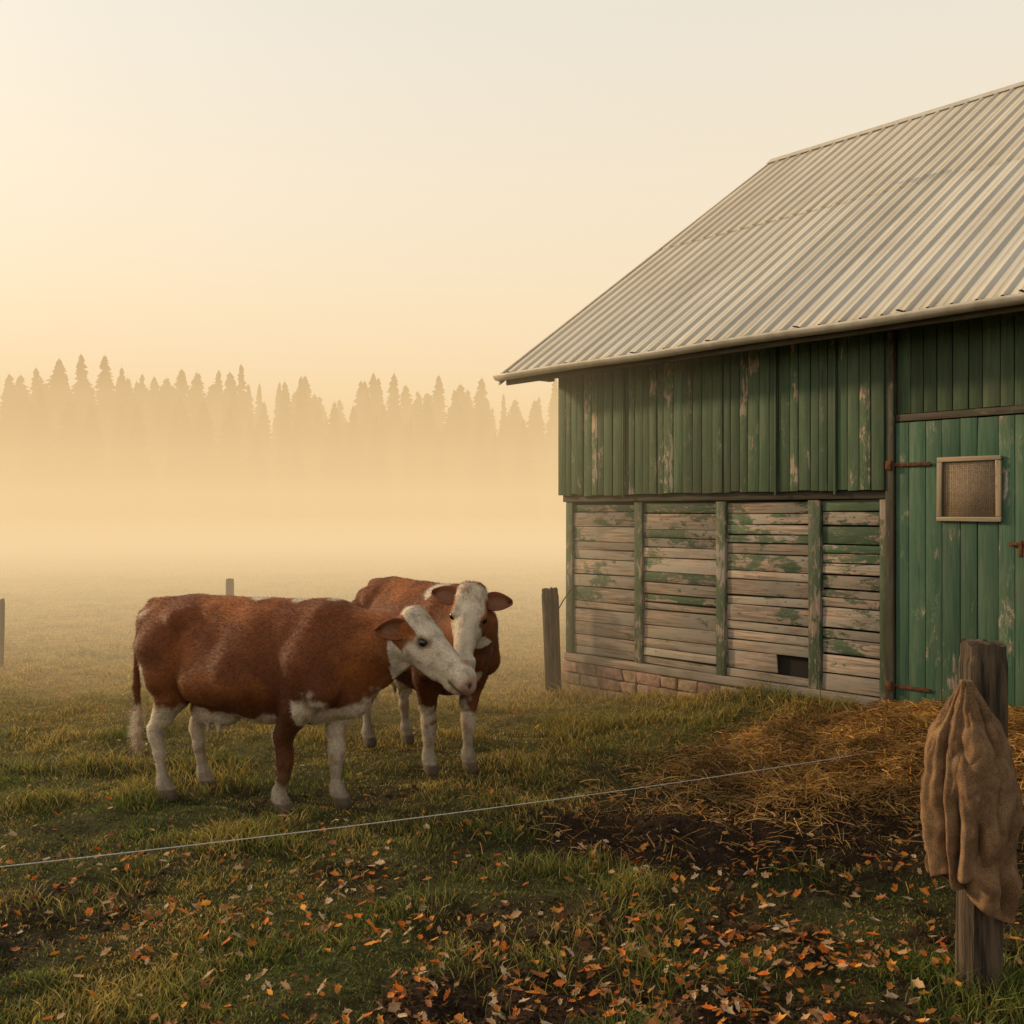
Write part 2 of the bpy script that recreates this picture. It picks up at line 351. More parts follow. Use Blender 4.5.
var=[conifer(12,rr,900,p) for rr,p in ((1.5,.95),(1.9,.85),(2.2,.8),(1.7,1.),(2.7,.75),(2.3,.85),(2.0,.75),(2.9,.85))]
Vs=[];Fs=[];Cs=[];off=0
for row,(yy,step,hh) in enumerate([(72,1.6,9.8),(77,1.1,12.0),(83,1.2,13.5),(91,1.3,14.8)]):
    xx=-95
    while xx<40:
        v,f_,c_=var[rng.integers(8)]
        env=1.08*ss(10,-45,xx)+.91*(1-ss(10,-45,xx)); s=hh/12*env*rng.triangular(.72,.94,1.08)
        if rng.random()<.07: s*=1.1
        a=rng.uniform(0,6.28); sx=s*rng.uniform(.85,1.25)
        vv=np.stack([(v[:,0]*math.cos(a)-v[:,1]*math.sin(a))*sx+xx,(v[:,0]*math.sin(a)+v[:,1]*math.cos(a))*sx+yy+rng.uniform(-1.2,1.2),v[:,2]*s],1)
        Vs.append(vv);Fs.append(f_+off);Cs.append(c_);off+=len(v); xx+=step*rng.uniform(.3,1.9)
mk('pine_forest',np.concatenate(Vs),np.concatenate(Fs),M_conifer,np.concatenate(Cs))
# ------------------------------------------------------------------ barn
barn=empty('barn',(C0[0],C0[1],0),math.atan2(-.7488,.6627))
class Boxes:
    def __init__(s): s.V=[];s.C=[];s.G=[]
    def add(s,x0,x1,y0,y1,z0,z1,grain='x',peel=.3,rnd=None,jit=0,col=None,rot=0):
        c=np.array([[x,y,z] for x in (x0,x1) for y in (y0,y1) for z in (z0,z1)],float)
        ctr=c.mean(0)
        g=c-ctr
        if grain=='z': g=g[:,[2,0,1]]
        elif grain=='y': g=g[:,[1,0,2]]
        g=g+rng.uniform(-40,40,3)
        if jit: c=c+rng.normal(0,jit,c.shape)
        if rot:
            q=c-ctr; ca,sa=math.cos(rot),math.sin(rot); q=np.stack([q[:,0]*ca-q[:,2]*sa,q[:,1],q[:,0]*sa+q[:,2]*ca],1); c=q+ctr
        s.V.append(c); s.G.append(g)
        r=rng.random() if rnd is None else rnd
        s.C.append(np.tile([r,peel,0] if col is None else col,(8,1)))
    def make(s,name,mat,bev=.004,parent=barn):
        n=len(s.V); q=np.array([[0,1,3,2],[4,6,7,5],[0,4,5,1],[2,3,7,6],[0,2,6,4],[1,5,7,3]])
        F=(np.arange(n)[:,None,None]*8+q).reshape(-1,4)
        o=mk(name,np.concatenate(s.V),F,mat,np.concatenate(s.C),False,parent,np.concatenate(s.G))
        if bev:
            b=o.modifiers.new('b','BEVEL'); b.width=bev; b.segments=2; b.limit_method='ANGLE'
        return o
Lb=12.; Wd=8.9; slope=3.40/4.954
def zr(y):
    yy=y if y<Wd/2 else Wd-y
    return 3.36+(yy+.5)*slope
P=[(.04,.05,-.2),(.04,.05,zr(.05)-.12),(.04,Wd/2,zr(Wd/2)-.12),(.04,Wd-.05,zr(.05)-.12),(.04,Wd-.05,-.2)]
V=np.array(P+[(Lb-.04,b,c) for a,b,c in P])
me=D.meshes.new('core'); me.from_pydata(V.tolist(),[],[[0,1,2,3,4],[9,8,7,6,5],[0,5,6,1],[1,6,7,2],[2,7,8,3],[3,8,9,4],[4,9,5,0]]); me.materials.append(M_void)
link(D.objects.new('inner_wall_core',me),barn)
b=Boxes(); x=-.06; i=0
while x<3.585:
    w=rng.uniform(.075,.125); x1=min(x+w,3.59)
    if 3.59-x1<.05: x1=3.59
    off=.007 if rng.random()<.3 else 0
    b.add(x+.003,x1-.003,-.085-off-rng.uniform(0,.003),-.06-off,2.075+rng.normal(0,.005)-(.012 if rng.random()<.1 else 0),zr(-.07)-.06,'z',rng.choice([.27,.32,.36,.41]),jit=.0012)
    x=x1; i+=1
for xb in (.86,2.6,3.16):
    b.add(xb,xb+.022,-.107,-.094,2.04,zr(-.07)-.07,'z',.30,.3,jit=.001)
b.make('upper_cladding',M_green,.003)
b=Boxes(); b.add(-.05,3.58,-.057,-.02,2.08,3.5); b.make('cladding_backing',M_void,0)
b=Boxes(); b.add(-.03,3.58,-.045,.03,2.005,2.078,'x',.3,.1); b.make('jetty_beam',M_dark)
b=Boxes()
for px,w in ((-.0,.1),(.955,.1),(1.94,.1),(2.89,.11),(3.52,.07)):
    b.add(px,px+w,-.035,.03,.42,2.0,'z',.48,rng.uniform(.1,.4),jit=.003)
b.make('frame_posts',M_post,.006)
b=Boxes()
segs=[(.102,.953),(1.057,1.938),(2.042,2.888),(3.002,3.518)]
for si,(a,c_) in enumerate(segs):
    z=.43
    while z<1.99:
        h=rng.choice([rng.uniform(.07,.10),rng.uniform(.11,.17)]); z1=min(z+h,2.0)
        q=(z-.43)/1.57
        pe=.70-.20*q+rng.normal(0,.06)-(.07 if si==3 else 0)+(.06 if si==0 else 0)
        if z1-z>.04:
            if si==2 and .5<z<.6: b.add(a+.003,a+.52,.0,.024,z+.003,z1-.006,'x',.9,jit=.004,rot=.01)
            else: b.add(a+.003,c_-.003,.0-rng.uniform(0,.016),.024,z+.004,z1-.004-(.008 if rng.random()<.2 else 0),'x',pe,jit=.003,rot=rng.normal(0,.004))
        z=z1
b.make('lower_planks',M_green,.005)
b=Boxes(); b.add(-.01,3.6,-.05,.03,.345,.425,'x',.8,.15,jit=.004); b.make('sill_beam',M_green,.01)
b=Boxes()
b.add(.02,Lb-.02,-.02,.03,-.3,.34); 
b.make('foundation_mortar',M_mortar,0)
b=Boxes()
for r in range(4):
    z=-.12+r*.115; x=-.03
    while x<3.6:
        w=rng.uniform(.16,.36); 
        cc=np.array([.33,.21,.15])*rng.uniform(.55,1.15)*np.array([1,rng.uniform(.9,1.08),rng.uniform(.85,1.1)])
        b.add(x+.006,min(x+w,3.6)-.006,-.045-rng.uniform(0,.025),-.005,z+.006,z+.108,jit=.007,col=cc); x+=w
b.make('foundation_stones',M_stone,.014)
b=Boxes(); x=3.66
while x<Lb:
    w=rng.uniform(.09,.14); x1=min(x+w,Lb); zb=2.66 if x1<5.15 else .35
    b.add(x+.003,x1-.003,-.02-rng.uniform(0,.006),.02,zb,zr(0)-.08,'z',rng.choice([.24,.28,.34]),jit=.0012); x=x1
b.make('side_cladding',M_green,.003)
b=Boxes(); b.add(3.592,3.66,-.075,.02,.3,zr(0)-.12,'z',.35,.1,jit=.002); b.add(3.665,5.2,-.05,-.01,2.6,2.655,'x',.35,.1)
b.make('door_frame',M_dark,.005)
b=Boxes(); i=0; wx0,wx1,wz0,wz1=4.03,4.44,1.85,2.285
def brk(a,bb):
    r=[a]
    while bb-r[-1]>.16: r.append(r[-1]+rng.uniform(.10,.14))
    return r+[bb]
for (a,bb) in ((3.665,wx0),(wx0,wx1),(wx1,5.12)):
    e_=brk(a,bb)
    for x,x1 in zip(e_[:-1],e_[1:]):
        o_=rng.uniform(0,.005); pl=rng.uniform(.30,.38)
        if a==wx0:
            b.add(x+.002,x1-.002,-.045-o_,-.02,.30,wz0,'z',pl,jit=.0012); b.add(x+.002,x1-.002,-.045-o_,-.02,wz1,2.59,'z',pl,jit=.0012)
        else: b.add(x+.002,x1-.002,-.045-o_,-.02,.30,2.59,'z',pl,jit=.0012)
b.make('door',M_green2,.003)
b=Boxes()
b.add(4.00,4.47,-.075,-.052,2.275,2.31,'x',.32,.5,jit=.002); b.add(4.00,4.47,-.075,-.052,1.83,1.865,'x',.32,.4,jit=.002)
b.add(4.00,4.038,-.074,-.052,1.866,2.274,'z',.35,.4,jit=.002); b.add(4.432,4.47,-.074,-.052,1.866,2.274,'z',.35,.6,jit=.002)
b.make('window_frame',M_frame,.004)
b=Boxes(); b.add(4.032,4.438,-.050,-.042,1.852,2.283); b.make('window_backing',M_screen,0)
b=Boxes()
for i in range(26): b.add(4.036+i*.0158,4.0375+i*.0158,-.0595,-.058,1.86,2.28)
for i in range(27): b.add(4.034,4.436,-.0575,-.056,1.862+i*.0158,1.8635+i*.0158)
b.make('window_wire_mesh',M_frame,0)
b=Boxes()
for z in (2.265,.55):
    b.add(3.61,3.95,-.066,-.058,z-.014,z+.014,'x'); b.add(3.60,3.65,-.095,-.066,z-.035,z+.035)
b.add(4.52,4.62,-.075,-.058,1.66,1.685); b.add(4.60,4.625,-.10,-.075,1.58,1.70)
b.make('iron_hinges',M_rust,.004)
b=Boxes()
for xe,s in ((0,-1),(Lb,1)):
    y=0.0
    while y<Wd:
        y1=min(y+.15,Wd); zt=min(zr(y+.001),zr(y1-.001))-.1
        b.add(min(xe,xe+.03*s),max(xe,xe+.03*s),y+.002,y1-.002,.35,zt,'z',rng.uniform(.25,.4),jit=.001); y=y1
y=0
while y<Lb:
    b.add(y+.002,y+.148,Wd-.03,Wd,.35,zr(0)-.1,'z',.3); y+=.15
b.make('gable_cladding',M_green,0)
def roofsheet(ya,yb,lift,side,x0=-.46,x1=Lb+.5,nm='roof_sheets'):
    per=.172; xs=[];zs=[];x=x0; 
    while x<x1:
        for dx,dz in ((0,0),(.055,0),(.060,.003),(.066,0),(.124,0),(.134,.020),(.152,.020),(.163,0)): xs.append(x+dx); zs.append(dz)
        x+=per
    xs=np.array(xs); zs=np.array(zs); ns=10; V=[];C=[]
    sheet=np.floor((xs-x0)/(per*5)).astype(int); tone=np.random.default_rng(5+int(ya*3)).uniform(.90,1.06,200)
    nv=np.array([0,-slope,1])/math.hypot(1,slope)
    for j in range(ns+1):
        y=ya+(yb-ya)*j/ns; z=3.36+(y+.5)*slope+lift
        wob=.003*np.sin(xs*1.3+j*.5)
        p=np.stack([xs,y+nv[1]*(zs+wob),z+nv[2]*(zs+wob)],1)
        if side: p[:,1]=Wd-p[:,1]
        V.append(p); C.append(np.repeat(tone[sheet%200][:,None],3,1))
    m=len(xs); idx=np.arange((ns+1)*m).reshape(ns+1,m)
    F=np.stack([idx[:-1,:-1],idx[:-1,1:],idx[1:,1:],idx[1:,:-1]],-1).reshape(-1,4)
    if side: F=F[:,::-1]
    o=mk(nm,np.concatenate(V),F,M_roof,np.concatenate(C),False,barn)
    s=o.modifiers.new('s','SOLIDIFY'); s.thickness=.002; s.offset=-1
for side in (0,1):
    roofsheet(-.53,2.25,.0,side); roofsheet(2.05,Wd/2+.0,.005,side)
V=[];
for x in (-.42,Lb+.45):
    V+=[(x,-.44,3.36+.06*slope-.05),(x,Wd/2,zr(Wd/2)-.05),(x,Wd+.44,3.36+.06*slope-.05)]
me=D.meshes.new('deck'); me.from_pydata(V,[],[[0,1,4,3],[1,2,5,4]]); me.materials.append(M_dark)
o=link(D.objects.new('roof_deck',me),barn); s=o.modifiers.new('s','SOLIDIFY'); s.thickness=.03; s.offset=0
def slab(name,p,mat):
    me=D.meshes.new(name); me.from_pydata(p,[],[[0,1,2,3],[7,6,5,4],[0,4,5,1],[1,5,6,2],[2,6,7,3],[3,7,4,0]]); me.materials.append(mat); o=link(D.objects.new(name,me),barn)
    return o
for xe in (-.485,Lb+.5):
    for sd in (0,1):
        q=[]
        for x in (xe,xe+.025):
            for (yy,zz) in ((-.55,-.09),(-.55,.02),(Wd/2,.02),(Wd/2,-.09)):
                Yv=yy if not sd else Wd-yy
                q.append((x,Yv,3.36+(yy+.5)*slope+zz))
        slab('rake_board',q,M_gutter)
b=Boxes(); b.add(-.45,Lb+.45,-.475,-.445,3.24,3.375,'x',.3,.3); 
for i in range(16): b.add(-.3+i*.8,-.22+i*.8,-.44,.02,3.30,3.38,'y',.3,.4)
b.make('fascia_and_rafters',M_dark,.004)
q=[]
for x in (-.50,Lb+.52):
    for (yy,zz) in ((-.11,-.11*slope+.03),(0,.04),(.11,-.11*slope+.03)): q.append((x,Wd/2+yy,zr(Wd/2)+zz))
me=D.meshes.new('cap'); me.from_pydata(q,[],[[0,3,4,1],[1,4,5,2]]); me.materials.append(M_gutter); o=link(D.objects.new('ridge_cap',me),barn); s=o.modifiers.new('s','SOLIDIFY'); s.thickness=.006
V=[];xs=np.linspace(-.51,Lb+.5,60)
for x in xs:
    for a in np.linspace(np.pi,2*np.pi,11): V.append((x,-.545+.055*math.cos(a),3.345-.0035*x+.004*math.sin(x*3)+.055*math.sin(a)))
idx=np.arange(60*11).reshape(60,11); F=np.stack([idx[:-1,:-1],idx[1:,:-1],idx[1:,1:],idx[:-1,1:]],-1).reshape(-1,4)
me=D.meshes.new('g'); me.from_pydata(V,[],F.tolist()+[list(range(11))]); me.materials.append(M_gutter); o=link(D.objects.new('gutter',me),barn); s=o.modifiers.new('s','SOLIDIFY'); s.thickness=.006
for p in me.polygons: p.use_smooth=True
b=Boxes()
for i in range(15): b.add(-.3+i*.85,-.28+i*.85,-.60,-.48,3.35,3.357)
b.make('gutter_brackets',M_rust,0)
# ------------------------------------------------------------------ posts
def post(name,x,y,h,r,lean=(0,0),mat=M_oldpost,sq=.0,parent=None):
    ns=28; nz=40; z0=-.25; V=[]
    gz=float(H(np.array([x]),np.array([y]))[0]); sd=rng.uniform(0,50)
    for j in range(nz+1):
        z=z0+(h-z0)*j/nz
        for i in range(ns):
            a=2*np.pi*i/ns; rr=r
            if sq: rr=r*(1/max(abs(math.cos(a)),abs(math.sin(a))))**sq
            rr*=1+.10*(mn.noise(Vector((math.cos(a)*1.6+sd,math.sin(a)*1.6,z*1.2)))+.8*mn.noise(Vector((math.cos(a)*7+sd,math.sin(a)*7,z*1.5))))
            if j>=nz-1: rr*=.93
            zt=z+(.035*mn.noise(Vector((math.cos(a)*2,math.sin(a)*2,sd))) if j>nz-2 else 0)
            V.append((math.cos(a)*rr+lean[0]*z,math.sin(a)*rr+lean[1]*z,zt))
    V.append((lean[0]*h,lean[1]*h,h+.004)); F=[]
    me=D.meshes.new(name)
    for j in range(nz):
        for i in range(ns):
            F.append([j*ns+i,j*ns+(i+1)%ns,(j+1)*ns+(i+1)%ns,(j+1)*ns+i])
    for i in range(ns): F.append([nz*ns+i,nz*ns+(i+1)%ns,len(V)-1])
    me.from_pydata(V,[],F); me.materials.append(mat); o=D.objects.new(name,me); o.location=(x,y,gz); link(o,parent); return o
post('fence_post',1.87,4.0,1.385,.078,(.008,0),sq=.6)
post('fence_post',.43,10.35,1.1,.085,(-.035,0))
post('fence_post',-6.32,12.3,.82,.06,(.02,0))
post('fence_post',-3.95,14,.95,.055)
post('fence_post',-2.6,3.72,.8,.04)
def wire(name,pts,r,mat=M_wire):
    cu=D.curves.new(name,'CURVE'); cu.dimensions='3D'; cu.bevel_depth=r; cu.bevel_resolution=2
    s=cu.splines.new('NURBS'); s.points.add(len(pts)-1); s.order_u=3; s.use_endpoint_u=True
    for i,p in enumerate(pts): s.points[i].co=(*p,1)
    cu.materials.append(mat); return link(D.objects.new(name,cu))
def px(u,v,Yd): return (( u-512)/1000*Yd, Yd, 1.9-(v-510)/1000*Yd)
A=np.array(px(-130,879,3.75)); B=np.array(px(965,734,7.1))
wire('fence_wire',[tuple(A+(B-A)*s-np.array([0,0,.10*4*s*(1-s)*.5])) for s in np.linspace(0,1,24)],.0026)
wire('brace_wire',[px(556,612,10.3),px(566,592,10.4),px(575,583,10.5)],.006,M_rust)
# ------------------------------------------------------------------ sack: gathered cloth hung on the post
def cloth(rows,cols,th0,th1,ztop,hem,sil,k,A0,A1,seed,scale=1.,off=0):
    V=[]
    for j in range(rows+1):
        v=j/rows
        for i in range(cols+1):
            th=th0+(th1-th0)*i/cols
            z=ztop+(hem(th)-ztop)*v
            xl,xr,yc,dp=[np.interp(-z,[-q[0] for q in sil],[q[m] for q in sil]) for m in (1,2,3,4)]
            cx=(xl+xr)/2; rx=(xr-xl)/2*scale+off*v; ry=dp*scale+off*v
            wp=mn.noise(Vector((math.cos(th)*1.1+seed,math.sin(th)*1.1,z*2.2)))
            ph=k*th+4.2*wp+seed
            c=(.5+.5*math.cos(ph)); val=c**1.8
            amp=A0+(A1-A0)*v**.8; amp*=.70+.9*mn.noise(Vector((math.cos(th)*2,math.sin(th)*2+seed,z*3.2)))
            r=1-amp*val-.14*amp*math.cos(ph*2.3+z*9)
            d=.045*mn.noise(Vector((math.cos(th)*2.0,math.sin(th)*2.0+seed,z*5.5)))*(.25+v)+.012*mn.noise(Vector((math.cos(th)*6,math.sin(th)*6,z*16+seed)))
            V.append((cx+math.cos(th)*(rx*r+d),yc+math.sin(th)*(ry*r+d),z))
    idx=np.arange((rows+1)*(cols+1)).reshape(rows+1,cols+1)
    F=np.stack([idx[:-1,:-1],idx[1:,:-1],idx[1:,1:],idx[:-1,1:]],-1).reshape(-1,4)
    return np.array(V),F
def sx(u): return (u-512)*.00386
sil=[(1.245,sx(963),sx(971),3.87,.012),(1.20,sx(958),sx(979),3.875,.04),(1.12,sx(951),sx(994),3.91,.085),(1.02,sx(944),sx(1012),3.95,.13),(.90,sx(939),sx(1025),3.97,.155),(.78,sx(937),sx(1030),3.98,.17),(.66,sx(938),sx(1030),3.98,.175),(.5,sx(942),sx(1028),3.98,.165),(.3,sx(952),sx(1024),3.98,.15)]
def hem1(th):
    c,s=math.cos(th),math.sin(th)
    return .325+.17*max(0,-c)**1.2-.01*c+.02*math.sin(3*th)+(.04 if s>0 else 0)
def hem2(th): return .47+.10*ss(math.radians(225),math.radians(280),th)+.02*math.cos(th*5)
Va,Fa=cloth(90,220,0,2*math.pi,1.25,hem1,sil,8,.12,.50,3.1)
Vb,Fb=cloth(80,110,math.radians(168),math.radians(282),1.228,hem2,sil,8,.08,.5,7.7,1.02,.012)
o=mk('burlap_sack',np.concatenate([Va,Vb]),np.concatenate([Fa,Fb+len(Va)]),M_burlap,None,True)
s=o.modifiers.new('s','SOLIDIFY'); s.thickness=.009; s.offset=0
s=o.modifiers.new('ss','SUBSURF'); s.levels=1; s.render_levels=1
# ------------------------------------------------------------------ cows
def nrm(v): v=np.array(v,float); return v/np.linalg.norm(v)
def nz3(P,s,seed=0):
    return np.array([mn.noise(Vector((p[0]*s+seed,p[1]*s,p[2]*s)))+.5*mn.noise(Vector((p[0]*s*2.3+seed,p[1]*s*2.3,p[2]*s*2.3))) for p in P])
def cow(loc,rz,poll,muz,nfore,legs,neckmid,colorf,eardir,earn,tailx=0):
    poll=np.array(poll,float); d=nrm(np.array(muz)-poll); n=np.array(nfore,float); n=nrm(n-d*np.dot(n,d)); s=np.cross(d,n)
    hp=lambda a,b,c=0: poll+d*a+n*b+s*c
    S=SDF((-1.12,-.66,-.03),(1.76,.5,1.56),.010)
    c=lambda a,b,ra,rb,k=.05,ky=1: S.cone(a,b,ra,rb,k,ky)
    S.chain([((-.70,0,1.10),.22),((-.50,0,1.07),.275),((-.25,0,.985),.35),((.08,0,.945),.39),((.40,0,.97),.355),((.6,0,1.02),.28)],.06,1.26)
    c((-.84,0,1.285),(.62,0,1.295),.04,.05,.07)
    for sg in (-1,1):
        c((-.50,.20*sg,1.235),(-.44,.18*sg,1.24),.045,.05,.08)
        c((-.83,.10*sg,1.18),(-.76,.11*sg,1.1),.055,.09,.07)
        c((-.50,.18*sg,1.18),(-.80,.11*sg,1.15),.055,.055,.09)
        c((.56,.12*sg,1.26),(.50,.21*sg,1.0),.07,.12,.08)
        c((.50,.21*sg,1.0),(.60,.20*sg,.82),.125,.115,.07)
        c((-.02,.22*sg,.86),(-.25,.20*sg,.84),.19,.18,.08)
        S.cone((-.42,.49*sg,1.07),(-.36,.47*sg,.98),.13,.10,.09,1,'sub')
        S.cone((.27,.48*sg,1.16),(.24,.505*sg,.95),.08,.08,.09,1,'sub')
    c((.42,0,.69),(.70,0,.75),.13,.115,.07); c((.70,0,.75),(.82,0,.92),.115,.12,.07)
    c((-.42,0,.60),(-.25,0,.62),.10,.12,.07)
    for sx_ in (-.36,-.28):
        for sy in (-.05,.05): c((sx_,sy,.52),(sx_,sy,.455),.02,.012,.02)
    nb=hp(.06,-.15); nm=np.array(neckmid)
    c((.55,0,1.07),nm,.27,.19,.08,1.3); c(nm,nb,.18,.12,.06,1.2)
    c(np.array([.55,0,1.23]),nm+np.array([0,0,.09]),.09,.08,.07)
    c((.80,0,.87),nm+np.array([.02,0,-.20]),.08,.055,.07,1.8); c(nm+np.array([.02,0,-.20]),hp(.16,-.25),.05,.035,.05,1.4)
    K=.028
    c(hp(.04,-.08),hp(.2,-.09),.105,.092,K)
    c(hp(.0,-.03,-.03),hp(.0,-.03,.03),.065,.065,K)
    for q in (-1,1):
        c(hp(.13,-.15,.045*q),hp(.26,-.14,.034*q),.088,.062,K)
        c(hp(.07,-.035,.06*q),hp(.165,-.035,.088*q),.045,.036,.03)
        c(hp(.17,-.085,.08*q),hp(.33,-.10,.04*q),.036,.028,.02)
        c(hp(.48,-.06,.040*q),hp(.52,-.075,.042*q),.052,.049,.03)
        c(hp(.12,-.20,.035*q),hp(.34,-.185,.02*q),.05,.035,.03)
    c(hp(.15,-.055),hp(.46,-.060),.078,.055,K)
    c(hp(.25,-.12),hp(.47,-.10),.074,.060,K)
    c(hp(.2,-.18),hp(.47,-.152),.052,.036,K)
    c(hp(.45,-.16),hp(.50,-.152),.042,.036,.02)
    c(hp(.51,-.09),hp(.535,-.095),.057,.054,.03)
    for q in (-1,1):
        S.cone(hp(.57,-.045,.044*q),hp(.55,-.05,.070*q),.017,.014,.012,1,'sub')
        S.cone(hp(.56,-.138,.03*q),hp(.43,-.130,.09*q),.008,.007,.012,1,'sub')
        S.cone(hp(.175,-.062,.14*q),hp(.175,-.062,.11*q),.022,.020,.02,1,'sub')
    for pts in legs: S.chain(pts,.032)
    tx=tailx
    S.chain([((-.86,0,1.27),.045),((-.94,0,1.20),.034),((-.985,tx*.3,1.0),.024),((-.97,tx*.8,.72),.019),((-.95,tx,.55),.022)],.03)
    S.chain([((-.95,tx,.55),.028),((-.95,tx,.42),.036),((-.94,tx,.30),.015)],.02)
    gX,gY,gZ=np.meshgrid(*[S.lo[i]+S.h*np.arange(S.n[i]) for i in range(3)],indexing='ij',sparse=True)
    S.F+=(.003*np.sin(gX*34+gZ*6)*np.exp(-((gX+.05)/.3)**2)*np.exp(-((gZ-.98)/.2)**2)+.003*np.sin(gX*9+1)*np.sin(gZ*11+gY*5)).astype(np.float32)
    V,Q=S.mesh(); V[:,2]=np.maximum(V[:,2],.0)
    hc=np.stack([(V-poll)@d,(V-poll)@n,(V-poll)@s],1)
    white=colorf(V,hc)
    nb_=nz3(V,2.2,30); sp_=nz3(V,9,60)
    br=np.array([.235,.066,.013]); dk=np.array([.10,.027,.008]); lt=np.array([.36,.120,.026]); wh=np.array([.60,.49,.37])
    u=ss(-.35,.45,nb_+.4*sp_)[:,None]; brown=dk*(1-u)*.55+br*.45+lt*u*.5
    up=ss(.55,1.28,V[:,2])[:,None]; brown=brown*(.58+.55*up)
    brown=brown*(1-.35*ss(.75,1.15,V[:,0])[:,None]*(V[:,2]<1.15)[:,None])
    fine=nz3(V,16,5)[:,None]; w=ss(-.05,.05,white+.08*fine[:,0])[:,None]
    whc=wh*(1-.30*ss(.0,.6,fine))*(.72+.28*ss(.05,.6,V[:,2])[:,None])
    tan=(ss(.2,.6,sp_)*.6)[:,None]; whc=whc*(1-tan)+np.array([.36,.20,.10])*tan
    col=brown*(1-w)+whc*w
    hoof=ss(.085,.07,V[:,2])[:,None]; col=col*(1-hoof)+np.array([.07,.05,.035])*hoof
    dirt=(ss(.45,.05,V[:,2])*.6*(.5+.5*ss(-.3,.3,sp_)))[:,None]; col=col*(1-dirt)+np.array([.13,.085,.05])*dirt
    inh=(hc[:,0]>.0)&(np.abs(hc[:,1]+.1)<.22)&(np.abs(hc[:,2])<.16)
    nose=(ss(.49,.54,hc[:,0])*inh)[:,None]; col=col*(1-nose)+np.array([.36,.20,.145])*nose
    for q in (-1,1):
        dn=np.linalg.norm(hc-np.array([.565,-.047,.056*q]),axis=1); f=ss(.030,.016,dn)[:,None]; col=col*(1-f)+np.array([.03,.015,.012])*f
        de=np.linalg.norm(hc-np.array([.175,-.062,.11*q]),axis=1); f=(ss(.055,.028,de)*.8)[:,None]; col=col*(1-f)+np.array([.12,.06,.035])*f
    mouth=(inh&(hc[:,0]>.43)&(np.abs(hc[:,1]+.133)<.011)); col[mouth]*=.35
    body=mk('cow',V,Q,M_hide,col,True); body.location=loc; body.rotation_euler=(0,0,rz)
    tri=np.concatenate([Q[:,[0,1,2]],Q[:,[0,2,3]]]); a_,b_,c_=V[tri[:,0]],V[tri[:,1]],V[tri[:,2]]
    N=np.cross(b_-a_,c_-a_); ar=np.linalg.norm(N,axis=1); N/=np.maximum(ar,1e-9)[:,None]
    nf=150000; ti=rng.choice(len(tri),nf,p=ar/ar.sum()); u1=rng.random((nf,1)); v1=rng.random((nf,1)); m_=(u1+v1>1)[:,0]; u1[m_]=1-u1[m_]; v1[m_]=1-v1[m_]
    p=a_[ti]*(1-u1-v1)+b_[ti]*u1+c_[ti]*v1; Nn=N[ti]
    hh=(p-poll)@d
    lay=np.tile([-.75,0,-.65],(nf,1))+rng.normal(0,.35,(nf,3))
    hd=(hh>-.05)&(np.linalg.norm(p-poll,axis=1)<.65); lay[hd]=d+rng.normal(0,.35,(hd.sum(),3))
    lay-=Nn*(lay*Nn).sum(1)[:,None]; lay/=np.linalg.norm(lay,axis=1)[:,None]
    L=rng.uniform(.009,.026,nf)*np.where(hd,.5,1); tl=(p[:,0]<-.9)&(p[:,2]<.6); L[tl]*=3
    L[hd&(hh<.08)]*=2.2; L[(p[:,2]<.6)&~tl]*=.7
    k=(p[:,2]>.09)&~(hd&(hh>.50)); 
    for q in (-1,1): k&=np.linalg.norm(p-hp(.175,-.062,.11*q),axis=1)>.038
    dirv=lay+Nn*rng.uniform(.15,.6,nf)[:,None]; sd=np.cross(Nn,lay)*.0013
    Vf=np.stack([p-sd-Nn*.001,p+sd-Nn*.001,p+dirv*L[:,None]],1)[k]; cf=(col[tri[ti,0]]*rng.uniform(.45,1.8,nf)[:,None])[k]
    mk('fur',Vf.reshape(-1,3),np.arange(len(Vf)*3).reshape(-1,3),M_fur,np.repeat(np.clip(cf,0,.85)[:,None],3,1).reshape(-1,3),False,body)
    # ears
    Ve=[];Fe=[];Ce=[]
    for q in (-1,1):
        e=nrm(s*q*eardir[0]+d*eardir[1]+n*eardir[2]); en=s*q*earn[0]+d*earn[1]+n*earn[2]; en=nrm(en-e*np.dot(en,e)); wv=nrm(np.cross(e,en))
        base=hp(.045,-.075,.085*q)
        o=len(Ve)
        for i in range(13):
            t=i/12; wd=.064*(math.sin(math.pi*min(1,t*.92+.08)**.8))**.75+.006
            if t>.97: wd=.004
            for j in range(7):
                v=(j-3)/3
                Ve.append(base+e*(.195*t)+wv*wd*v+en*(.036*v*v-.02)-n*.025*t*t)
                rim=abs(v)>.6
                Ce.append(np.array([.14,.042,.013])*(1.2 if rim else .7)+ (np.array([.08,.045,.028]) if not rim and t<.8 else 0))
        for i in range(12):
            for j in range(6): Fe.append([o+i*7+j,o+i*7+j+1,o+(i+1)*7+j+1,o+(i+1)*7+j])
    eo=mk('ears',np.array(Ve),np.array(Fe),M_hide,np.array(Ce),True,body); sm=eo.modifiers.new('s','SOLIDIFY'); sm.thickness=.014; sm.offset=0
    sm=eo.modifiers.new('ss','SUBSURF'); sm.levels=1; sm.render_levels=1
    Ve=[];Fe=[];o=0
    for q in (-1,1):
        cc=hp(.175,-.062,.100*q)
        for i in range(9):
            for j in range(12):
                a=math.pi*i/8; b2=2*math.pi*j/12
                Ve.append(cc+.026*np.array([math.sin(a)*math.cos(b2),math.sin(a)*math.sin(b2),math.cos(a)]))
        for i in range(8):
            for j in range(12): Fe.append([o+i*12+j,o+i*12+(j+1)%12,o+(i+1)*12+(j+1)%12,o+(i+1)*12+j])
        o=len(Ve)
    mk('eyes',np.array(Ve),np.array(Fe),M_eye,None,True,body)
    return body
